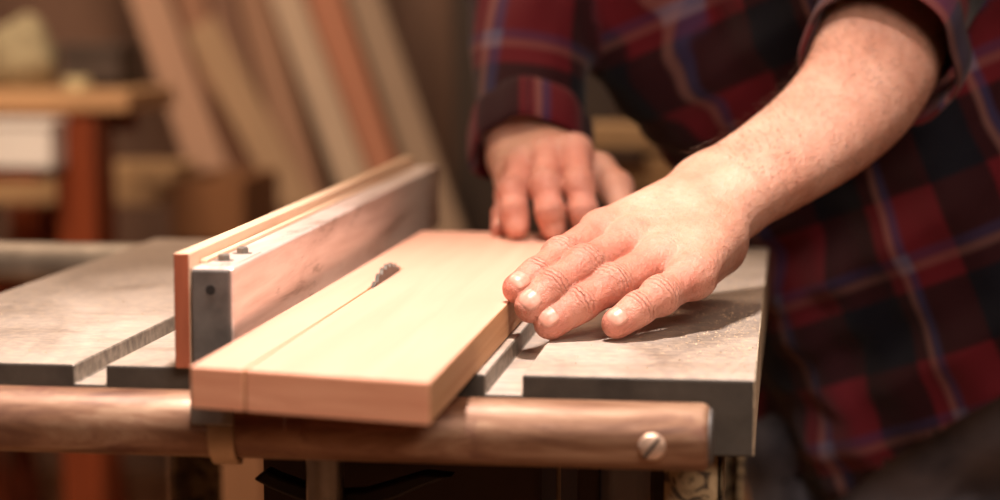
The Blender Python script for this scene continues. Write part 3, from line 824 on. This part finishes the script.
def torso_s(P):
    d = None
    for (a, b_, ra, rb) in ((off(hemT, -.085, .0), off(che, -.09), .122, .118), (off(hemT, .085, .0), off(che, .09), .122, .118), (off(hemT, 0, .035), off(che, 0, .03), .115, .11),
                            (Sh_R, Sh_L, .072, .072), (che, neck, .10, .062), ((-0.1600, 1.7738, 1.1552), (-0.1130, 1.7370, 1.0423), .075, .045)):
        c = cone(P, a, b_, ra, rb); d = c if d is None else smin(d, c, .06)
    return d
def shirt_fn(P):
    d = smin(smin(smin(torso_s(P), trunk(P) - .007, .01), sleeveL(P), .03), sleeveR(P), .03)
    ca = np.minimum(1, np.minimum(np.sqrt(((P - A3(cuffL)) ** 2).sum(1)), np.sqrt(((P - A3(cuffR)) ** 2).sum(1))) / .14) ** 2
    return d + ca * wav(P, (.0040, (46, 20, 18), 0.5), (.0032, (-30, 25, 52), 1.1), (.0022, (80, -40, 60), 2.), (.0016, (120, 90, -110), .3))
hemN = nrm(axis_t - .35 * side).astype(np.float32)
def hem_t(V): return ((V - hemC) @ hemN) - (-.004 + .006 * np.sin(V[:, 0] * 22))
def hem_snap(V):
    t = hem_t(V); m = (np.abs(t) < .0045) & (torso_s(V) < np.minimum(sleeveL(V), sleeveR(V)))
    return (V - hemN * np.where(m, t, 0)[:, None]).astype(np.float32)
def shirt_keep(V):
    hem = hem_t(V) > 0
    nearL = (((V - cuffL) ** 2).sum(1) < .1 ** 2) & (((V - cuffL) @ dL) < .006) & (sleeveL(V) < torso_s(V))
    nearR = (((V - cuffR) ** 2).sum(1) < .1 ** 2) & (((V - cuffR) @ dR) < .006) & (sleeveR(V) < torso_s(V))
    nk = ((V - np.array(neck)) @ nrm(np.array(neck) - np.array(che))) < -.01
    armcut = (sleeveL(V) < torso_s(V)) | (sleeveR(V) < torso_s(V))
    return (hem | armcut) & ~nearL & ~nearR & nk
def cyl_uv(V, c, ax, ref, R):
    ax = nrm(ax); a = nrm(ref - ax * (ref @ ax)); b_ = np.cross(ax, a); rel = V - c
    th = np.arctan2(rel @ b_, rel @ a)
    return np.stack([th * R, rel @ ax], 1)
def shirt_uv(V):
    t_, l_, r_ = torso_s(V), sleeveL(V), sleeveR(V)
    a = cyl_uv(V, hemC, axis_t, fwd, 8 * .118 / 2 / math.pi)
    bL = cyl_uv(V, elbL, np.array(Sh_L) - elbL, fwd, 3 * .118 / 2 / math.pi); bR = cyl_uv(V, elbR, np.array(Sh_R) - elbR, fwd, 3 * .118 / 2 / math.pi)
    a[:, 0] += UOFF; a[:, 1] += VOFF
    o = np.where((t_ < np.minimum(l_, r_))[:, None], a, np.where((l_ < r_)[:, None], bL, bR)); return o
UOFF, VOFF = .03, .02
pts_ = [np.array(Sh_L), np.array(Sh_R), elbL, elbR, cuffL, cuffR, hemC, off(hemC, .2), off(hemC, -.2), np.array(neck)]
lo, hi = bounds(pts_, .16)
shirt = garment('flannel_shirt', shirt_fn, lo, hi, .0042, shirt_keep, shirt_uv, M['plaid'], snap=hem_snap)
shirt['label'] = 'dark red and navy plaid flannel shirt'
def cuff(c, ax, R, prof, seed, ecc=1.0, name='rolled_cuff', v0=-.002):
    """a rolled band of cloth: prof = (axial, radius offset) loop"""
    ax = nrm(ax); a = nrm(np.array((0, 0, 1.)) - ax * ax[2]); b_ = np.cross(ax, a); n = 72; V = []; uv = []
    for i in range(n):
        th = 2 * math.pi * i / n; wob = .0022 * math.sin(3 * th + seed) + .0014 * math.sin(7 * th + 2 * seed)
        for k, (s, r) in enumerate(prof):
            rr2 = R + r + wob; V.append(c + ax * (s + .003 * math.sin(2 * th + seed + 1)) + (a * math.cos(th) + b_ * math.sin(th) * ecc) * rr2); uv.append((i * 3 * .118 / n, k * .006 * (1 if v0 < 0 else .4) + v0))
    m_ = len(prof); V = np.array(V); F = np.array([[i * m_ + k, i * m_ + (k + 1) % m_, ((i + 1) % n) * m_ + (k + 1) % m_, ((i + 1) % n) * m_ + k] for i in range(n) for k in range(m_)])
    me = mesh_np(name, V, F[:, ::-1]); l = me.uv_layers.new(name='UVMap'); uv = np.array(uv)
    l.data.foreach_set('uv', uv[F[:, ::-1].ravel()].astype(np.float32).ravel())
    o = link(name, me, M['plaid'], smooth=True); o.modifiers.new('ss', 'SUBSURF').render_levels = 1
    o.parent = shirt
    return o
CP = [(-.022, .0005), (-.024, .003), (-.022, .0058), (.0, .0065), (.012, .0058), (.016, .003), (.012, .0), (.0, -.0015), (-.012, -.0005)]
cuff(cuffL, dL, .0515, CP, .4); cuff(cuffR, dR, .0435, CP, 1.4, v0=.030)
# jeans
def jeans_fn(P):
    d = cone(P, off(pel, -.07, 0, .03), off(pel, .07, 0, .03), .125, .125)
    for hp_, kn, ft in ((hipR, kneeR, footR), (hipL, kneeL, footL)):
        d = smin(d, cone(P, hp_, kn, .102, .076), .06); d = smin(d, cone(P, kn, ft + np.array((0, .01, -.02)), .076, .066), .03)
    d = np.minimum(d, trunk(P) - .009)
    return d + wav(P, (.003, (60, 30, 40), .2), (.0025, (-40, 20, 95), 1.4))
def jk(V): return (V[:, 2] > .055) & (((V - (np.array(pel))) @ axis_t.astype(np.float32)) < .10)
lo, hi = bounds([hipR, hipL, footR, footL, np.array(pel)], .17); lo[2] = 0
jeans = garment('jeans', jeans_fn, lo, hi, .0065, jk, lambda V: V[:, :2], M['denim']); jeans['label'] = 'faded dark blue denim jeans'
for ft in (footR, footL):
    f2 = fwd * np.array((1, 1, 0)); f2 = f2 / np.linalg.norm(f2)
    bt = lambda P: smin(smin(cone(P, ft + np.array((0, .02, .06)), ft + np.array((0, .02, -.03)), .058, .052), cone(P, ft + np.array((0, .03, -.045)), ft + f2 * .17 + np.array((0, 0, -.050)), .050, .046), .03),
                        cone(P, ft + f2 * .1 + np.array((0, 0, -.05)), ft + f2 * .17 + np.array((0, 0, -.05)), .05, .047), .02)
    btc = lambda P: np.maximum(bt(P), -P[:, 2] + .001)
    V, F = sdf_mesh(btc, ft - .24 * np.ones(3) * np.array((1, 1, .42)), ft + .24 * np.ones(3) * np.array((1, 1, .6)), .006)
    body_child(link('work_boot', mesh_np('work_boot', V, F), M['boot'], smooth=True))
hf = lambda P: np.maximum(ell(P, head + np.array((0, 0, .058)) - fwd * .012, (.083, .100, .108)), -((P - head) @ A3(nrm(np.array((0, 0, 1.)) - fwd * .75)) - .030)) 
V, F = sdf_mesh(hf, head - .2, head + .22, .006)
body_child(link('short_hair', mesh_np('short_hair', V, F), M['hair'], smooth=True))

# ------------------------------------------------------------------ workshop behind
def wmat(name, c, v=.22): return wood(name, c, tuple(x * (1 - v) for x in c), (30, 30, 2.5), .65)
def beam(name, p0, p1, w_, d_, mat, label=None, cat=None, group=None, up=(0, -1, 0), bev=.003):
    """a sawn board from p0 to p1 (centre line), w_ wide across the view and d_ thick along up"""
    p0, p1 = Vector(p0), Vector(p1); L = (p1 - p0).length; z = (p1 - p0).normalized(); u = Vector(up); u = (u - z * u.dot(z)).normalized(); x = u.cross(z)
    b = nb(); box(b, (-w_ / 2, -d_ / 2, 0), (w_ / 2, d_ / 2, L))
    o = obj(name, b, mat, bev=bev); o.matrix_world = Matrix(((x.x, u.x, z.x, p0.x), (x.y, u.y, z.y, p0.y), (x.z, u.z, z.z, p0.z), (0, 0, 0, 1)))
    if label: tag(o, label, cat, group)
    return o
leaning = [  # top pixel column at the picture's upper edge baked to world points: (upper point, lower point, width, thickness, colour, label)
 ((-1.3045, 4.1914, 1.1151), (-1.1593, 4.0927, 0.7839), .078, .028, (.55,.33,.22), 'broad pinkish tan board leaning on the wall, just right of the workbench end'),
 ((-1.2417, 4.2814, 1.1157), (-1.1266, 4.2182, 0.7754), .060, .025, (.40,.20,.12), 'orange-brown board leaning behind the broad pinkish tan board'),
 ((-1.1903, 4.3292, 1.1160), (-1.0740, 4.2456, 0.7740), .050, .025, (.27,.14,.09), 'narrow dark brown board leaning between two lighter brown boards'),
 ((-1.1183, 4.3188, 1.1158), (-0.9941, 4.1961, 0.7782), .066, .022, (.38,.21,.13), 'mid-brown board leaning left of the pale greyish board'),
 ((-1.0189, 4.2105, 1.1150), (-0.8714, 4.0922, 0.7868), .064, .030, (.56,.41,.29), 'pale greyish beige board leaning beside the reddish board'),
 ((-0.9551, 4.2803, 1.1154), (-0.8197, 4.1598, 0.7825), .072, .030, (.48,.20,.115), 'reddish brown board leaning in the middle of the row'),
 ((-0.8649, 4.2521, 1.1151), (-0.7245, 4.1326, 0.7853), .066, .030, (.36,.25,.17), 'grey-brown board, the last leaning at the dark end of the row'),
 ((-1.1345, 4.0614, 1.0153), (-0.9531, 3.9534, 0.7375), .070, .022, (.45,.29,.17), 'shorter tan board leaning in front of the brown boards'),
]
for i, (a, c, w_, d_, col, lab) in enumerate(leaning):
    a, c = Vector(a), Vector(c); d = (a - c).normalized()
    low = c + d * ((.02 - c.z) / d.z)
    tp = a + d * (.06 if i == 7 else .55 + .12 * (i % 3))
    beam('leaning_board', low, tp, w_, d_, wmat('board_wood_%d' % i, col), lab, 'board', 'boards leaning against the back wall')
# workbench on the left
wb = empty('workbench', (-1.3986, 3.3000, 0.6119)[:2] + (0,), 'red-brown wooden workbench with a pale top in the blurred left background', 'workbench')
rb = wood('red_brown_bench', (.29, .060, .018), (.18, .036, .011), (20, 20, 3), .5)
by = 3.30
zt, zm, zl = (-1.1820, 3.3000, 0.9609)[2], (-1.1828, 3.3000, 0.9265)[2], (-1.1833, 3.3000, 0.9053)[2]
xr = (-1.0672, 3.3000, 0.9468)[0]; xl = xr - 1.1
b = nb(); box(b, (xl, by, zm), (xr, by + .26, zt)); part(obj('bench_top', b, wood('bench_top_wood', (.62, .38, .20), (.45, .25, .12), (3, 30, 30)), bev=.004), wb)
b = nb(); box(b, (xl + .04, by + .02, zl - .02), (xr - .06, by + .05, zm)); box(b, (xl + .04, by + .22, zl - .02), (xr - .06, by + .24, zm)); part(obj('apron', b, rb, bev=.003), wb)
px0, px1 = (-1.1968, 3.3100, 0.7809)[0], (-1.1283, 3.3100, 0.7817)[0]
lw = px1 - px0
for x in (px0, xl + .06):
    for y in (by + .01, by + .15):
        xo_ = x - (.035 if y > by + .1 and x == px0 else 0)
        b = nb(); box(b, (xo_, y, 0), (xo_ + lw, y + .07, zm)); part(obj('leg', b, rb, bev=.004), wb)
b = nb(); zs = (-1.2914, 3.4000, 0.8298)[2]; box(b, (xl + .06, by - .07, zs - .012), (px0 - .002, by + .24, zs)); part(obj('lower_shelf', b, rb, bev=.003), wb)
# things on and under the bench
def thingbox(name, pa, pb, depth, mat, label, cat, lidh=0, group=None):
    """open-topped crate or lidded box between two opposite corners of its front face"""
    x0, x1 = sorted((pa[0], pb[0])); z0, z1 = sorted((pa[2], pb[2])); y = pa[1]
    b = nb(); w_ = min(.012, (x1 - x0) / 8)
    box(b, (x0, y, z0), (x1, y + depth, z0 + w_)); box(b, (x0, y, z0), (x1, y + w_, z1)); box(b, (x0, y + depth - w_, z0), (x1, y + depth, z1))
    box(b, (x0, y + w_, z0), (x0 + w_, y + depth - w_, z1)); box(b, (x1 - w_, y + w_, z0), (x1, y + depth - w_, z1))
    if lidh: box(b, (x0 - .004, y - .004, z1), (x1 + .004, y + depth + .004, z1 + lidh))
    return tag(rebase(obj(name, b, mat, bev=.002)), label, cat, group)
def on(p, z): return (p[0], p[1], z)
pa, pb = (-1.3845, 3.4200, 0.9556), (-1.2471, 3.4200, 1.0592)
# slumped sack
sa = (np.array(pa) + np.array(pb)) / 2; sa[2] = zt
def sack(P): return np.maximum(smin(ell(P, sa + np.array((0, .06, .045)), (.068, .06, .060)), ell(P, sa + np.array((.012, .06, .095)), (.030, .030, .030)), .03) + wav(P, (.003, (90, 60, 30), 0), (.002, (-60, 90, 120), 1)), -P[:, 2] + zt + .0005)
V, F = sdf_mesh(sack, sa - .12 * np.array((1, .2, .1)), sa + np.array((.12, .16, .15)), .004)
tag(rebase(link('cloth_sack', mesh_np('cloth_sack', V, F), plain('olive_canvas', (.36, .30, .18), .9, 0, .2, 20), smooth=True)), 'greenish beige sack slumped on the workbench at the picture edge', 'sack')
q0, q1 = (-1.2322, 3.4500, 0.9553), (-1.1316, 3.4500, 1.0219)
thingbox('toolbox', on(q0, zt + .0005), on(q1, q1[2]), .14, plain('dark_toolbox', (.07, .05, .04), .5), 'dark grey-brown toolbox on the workbench, right of the sack', 'toolbox', .012)
q0, q1 = (-1.1962, 3.3300, 0.9597), (-1.1511, 3.3300, 0.9813)
b = nb(); lathe(b, ((q0[0] + q1[0]) / 2, 3.36, zt + .0005), (0, 0, 1), [(0, 0), (0, .021), (.012, .023), (.020, .021), (.020, .008), (.003, .007)], 32)
tag(rebase(obj('tape_roll', b, plain('cream_tape', (.55, .47, .27), .6), auto=True)), 'small cream tape roll lying on the workbench in front of the toolbox', 'tape')
q0, q1 = (-1.3068, 3.2400, 0.8410), (-1.1786, 3.2400, 0.9068)
thingbox('white_box', on(q0, zs + .0005), on(q1, q1[2]), .10, plain('white_card', (.85, .80, .74), .7, 0, .05), 'off-white cardboard box on the lower shelf of the workbench', 'box', .01)
# planks lying level behind the bench, on two trestles
py = 3.80
z1_, z2_, z3_ = (-1.2861, 3.8000, 0.8014)[2], (-1.2869, 3.8000, 0.7636)[2], (-1.2877, 3.8000, 0.7276)[2]
xa, xb = (-1.7237, 3.8000, 0.7703)[0], (-1.1465, 3.8000, 0.7765)[0]
for (za, zc, lab, dx) in ((z2_ + .001, z1_, 'upper tan plank of the two stacked level behind the bench leg', 0), (z3_, z2_, 'lower tan plank of the two stacked level behind the bench leg', -.03)):
    b = nb(); box(b, (xa + dx, py, za), (xb + dx, py + .18, zc))
    tag(rebase(obj('plank', b, wood('stacked_plank_%d' % int(dx * -100), (.66, .44, .24), (.50, .31, .15), (3, 30, 30)), bev=.003)), lab, 'plank', 'planks stacked level on the trestles')
for x, lab in ((xb - .28, 'wooden trestle under the right end of the two stacked planks'), (xa + .12, 'wooden trestle under the left end of the two stacked planks')):
    t_ = empty('trestle', (x, py + .09, 0), lab, 'trestle', 'trestles under the planks')
    b = nb(); box(b, (x - .03, py - .03, z3_ - .06), (x + .03, py + .21, z3_ - .0005)); part(obj('crossbar', b, rb, bev=.003), t_)
    for sx in (-1, 1):
        for yy in (py - .01, py + .16):
            o = beam('leg', (x + sx * .13, yy, 0), (x + sx * .015, yy, z3_ - .055), .035, .035, rb); o.matrix_world = o.matrix_basis.copy(); keep_parent(o, t_)
# crates on the floor and a carton behind
c0, c1 = (-1.0879, 3.6000, 0.6942), (-0.9564, 3.6000, 0.7941)
thingbox('wooden_crate', on(c0, c0[2] - .02), on(c1, c1[2]), .26, wmat('crate_wood', (.27, .12, .05)), 'brown wooden crate at the foot of the leaning boards, topmost of its pair', 'crate', 0, 'crates at the foot of the boards')
c2, c3 = (-1.0876, 3.5800, 0.5799), (-0.9181, 3.5800, 0.6934)
thingbox('wooden_crate', on(c2, 0), on(c3, c0[2] - .0205), .32, wmat('crate_wood_pale', (.40, .20, .10)), 'larger brown wooden crate standing on the floor under the smaller crate', 'crate', .0, 'crates at the foot of the boards')
e0, e1 = (-1.0023, 2.9500, 0.4113), (-0.9456, 2.9500, 0.4734)
# invented dark cupboard, added to darken the back wall beside the last board
kb = empty('added_cupboard', (-0.5707, 4.4500, 0.4720)[:2] + (0,), 'invented tall dark brown cupboard, added to darken the back wall behind the rear hand', 'cupboard')
kx0_, kx1_ = (-0.7104, 4.4000, 0.9050)[0], (-0.3108, 4.4000, 0.9072)[0]; km = wood('cupboard_wood', (.060, .040, .028), (.035, .022, .016), (20, 20, 2), .5)
b = nb(); box(b, (kx0_, 4.42, .0), (kx1_, 4.74, 1.72)); part(obj('carcass', b, km, bev=.004), kb)
for q_ in (0, 1):
    w2 = (kx1_ - kx0_) / 2; b = nb(); box(b, (kx0_ + q_ * w2 + .003, 4.40, .06), (kx0_ + (q_ + 1) * w2 - .003, 4.4195, 1.70)); dr = part(obj('door', b, km, bev=.003), kb)
    hx = kx0_ + w2 + (.03 if q_ else -.03); b = nb(); tube(b, (hx, 4.385, .92), (hx, 4.385, 1.06), .006); tube(b, (hx, 4.385, .93), (hx, 4.3995, .93), .005); tube(b, (hx, 4.385, 1.05), (hx, 4.3995, 1.05), .005)
    keep_parent(obj('handle', b, M['steel']), dr)
# timber stack seen between the arms
ty = 2.75
for (ya, yb_, col, lab, yy) in ((126, 150, (.52, .33, .17), 'upper tan timber beam glimpsed between the arms of the person', ty), (158, 190, (.42, .25, .12), 'lower tan timber beam glimpsed between the arms of the person', ty)):
    p_, q_ = (-0.2673, 2.7500, 1.1038), (-0.0913, 2.7500, 1.1037)
    za, zc = ((-0.2203, 2.7500, 0.9392)[2], (-0.2201, 2.7500, 0.9076)[2]) if ya == 126 else ((-0.2200, 2.7500, 0.8970)[2], (-0.2197, 2.7500, 0.8548)[2])
    b = nb(); box(b, (p_[0], yy, zc), (q_[0] + .5, yy + .12, za))
    tag(rebase(obj('timber_beam', b, wood('beam_wood_%d' % ya, col, tuple(x * .75 for x in col), (3, 30, 30)), bev=.003)), lab, 'beam', 'timber beams on the rack')
rk = empty('timber_rack', ((-0.1172, 2.7500, 1.1037)[0], ty + .06, 0), 'dark wooden rack carrying the two tan timber beams behind the person', 'rack')
for x in ((-0.2607, 2.7500, 1.1038)[0] + .02, (-0.0913, 2.7500, 1.1037)[0] + .4):
    b = nb(); box(b, (x, ty + .125, 0), (x + .05, ty + .17, (-0.2204, 2.7500, 0.9602)[2])); part(obj('post', b, M['cabinet'], bev=.003), rk)
    for zz in ((-0.2201, 2.7500, 0.9076)[2], (-0.2197, 2.7500, 0.8548)[2]):
        b = nb(); box(b, (x, ty - .01, zz - .018), (x + .05, ty + .125, zz - .0005)); part(obj('bracket', b, M['cabinet'], bev=.002), rk)

# ------------------------------------------------------------------ camera
cam = bpy.data.cameras.new('camera'); co = bpy.data.objects.new('camera', cam); COL.objects.link(co); SC.camera = co
cam.sensor_width = 36; cam.lens = 36 * 2093 / 1000; cam.clip_start = .01; cam.clip_end = 50
co.location = (0, 0, T + .184)
yaw, pit = math.radians(7.86), math.radians(6.40)
co.rotation_euler = (math.pi / 2 - pit, 0, yaw)
cam.dof.use_dof = True; cam.dof.focus_distance = 1.205; cam.dof.aperture_fstop = 3.7; cam.dof.aperture_blades = 8

# ------------------------------------------------------------------ light
def area(name, loc, target, size, power, col, sy=None):
    l = bpy.data.lights.new(name, 'AREA'); l.shape = 'RECTANGLE' if sy else 'DISK'; l.size = size
    if sy: l.size_y = sy
    l.energy = power; l.color = col; o = bpy.data.objects.new(name, l); COL.objects.link(o); o.location = loc
    o.rotation_euler = (Vector(target) - Vector(loc)).to_track_quat('-Z', 'Y').to_euler(); return o
sp = bpy.data.lights.new('work_lamp', 'SPOT'); sp.energy = 96; sp.color = (1, .86, .785); sp.spot_size = math.radians(60); sp.spot_blend = .8; sp.shadow_soft_size = .07
so = bpy.data.objects.new('work_lamp', sp); COL.objects.link(so); so.location = (-.17, .98, 2.05)
so.rotation_euler = (Vector((-.10, 1.03, .9)) - so.location).to_track_quat('-Z', 'Y').to_euler()
area('fill_light', (-1.2, 2.0, 2.9), (-1.1, 3.9, .7), .9, 56, (1, .74, .53))  # unseen light added to brighten the background, no real fitting
area('fill_light', (.8, -1.0, 2.7), (-.15, 1.2, .9), 1.4, 46, (1, .80, .66))  # soft fill added from the right front, no real fitting
w = bpy.data.worlds.new('world'); SC.world = w; w.use_nodes = True
w.node_tree.nodes['Background'].inputs[0].default_value = (.9, .6, .42, 1); w.node_tree.nodes['Background'].inputs[1].default_value = .012
SC.view_settings.view_transform = 'Standard'; SC.view_settings.look = 'None'; SC.view_settings.gamma = 1
SC.view_settings.use_curve_mapping = False; SC.view_settings.exposure = .6
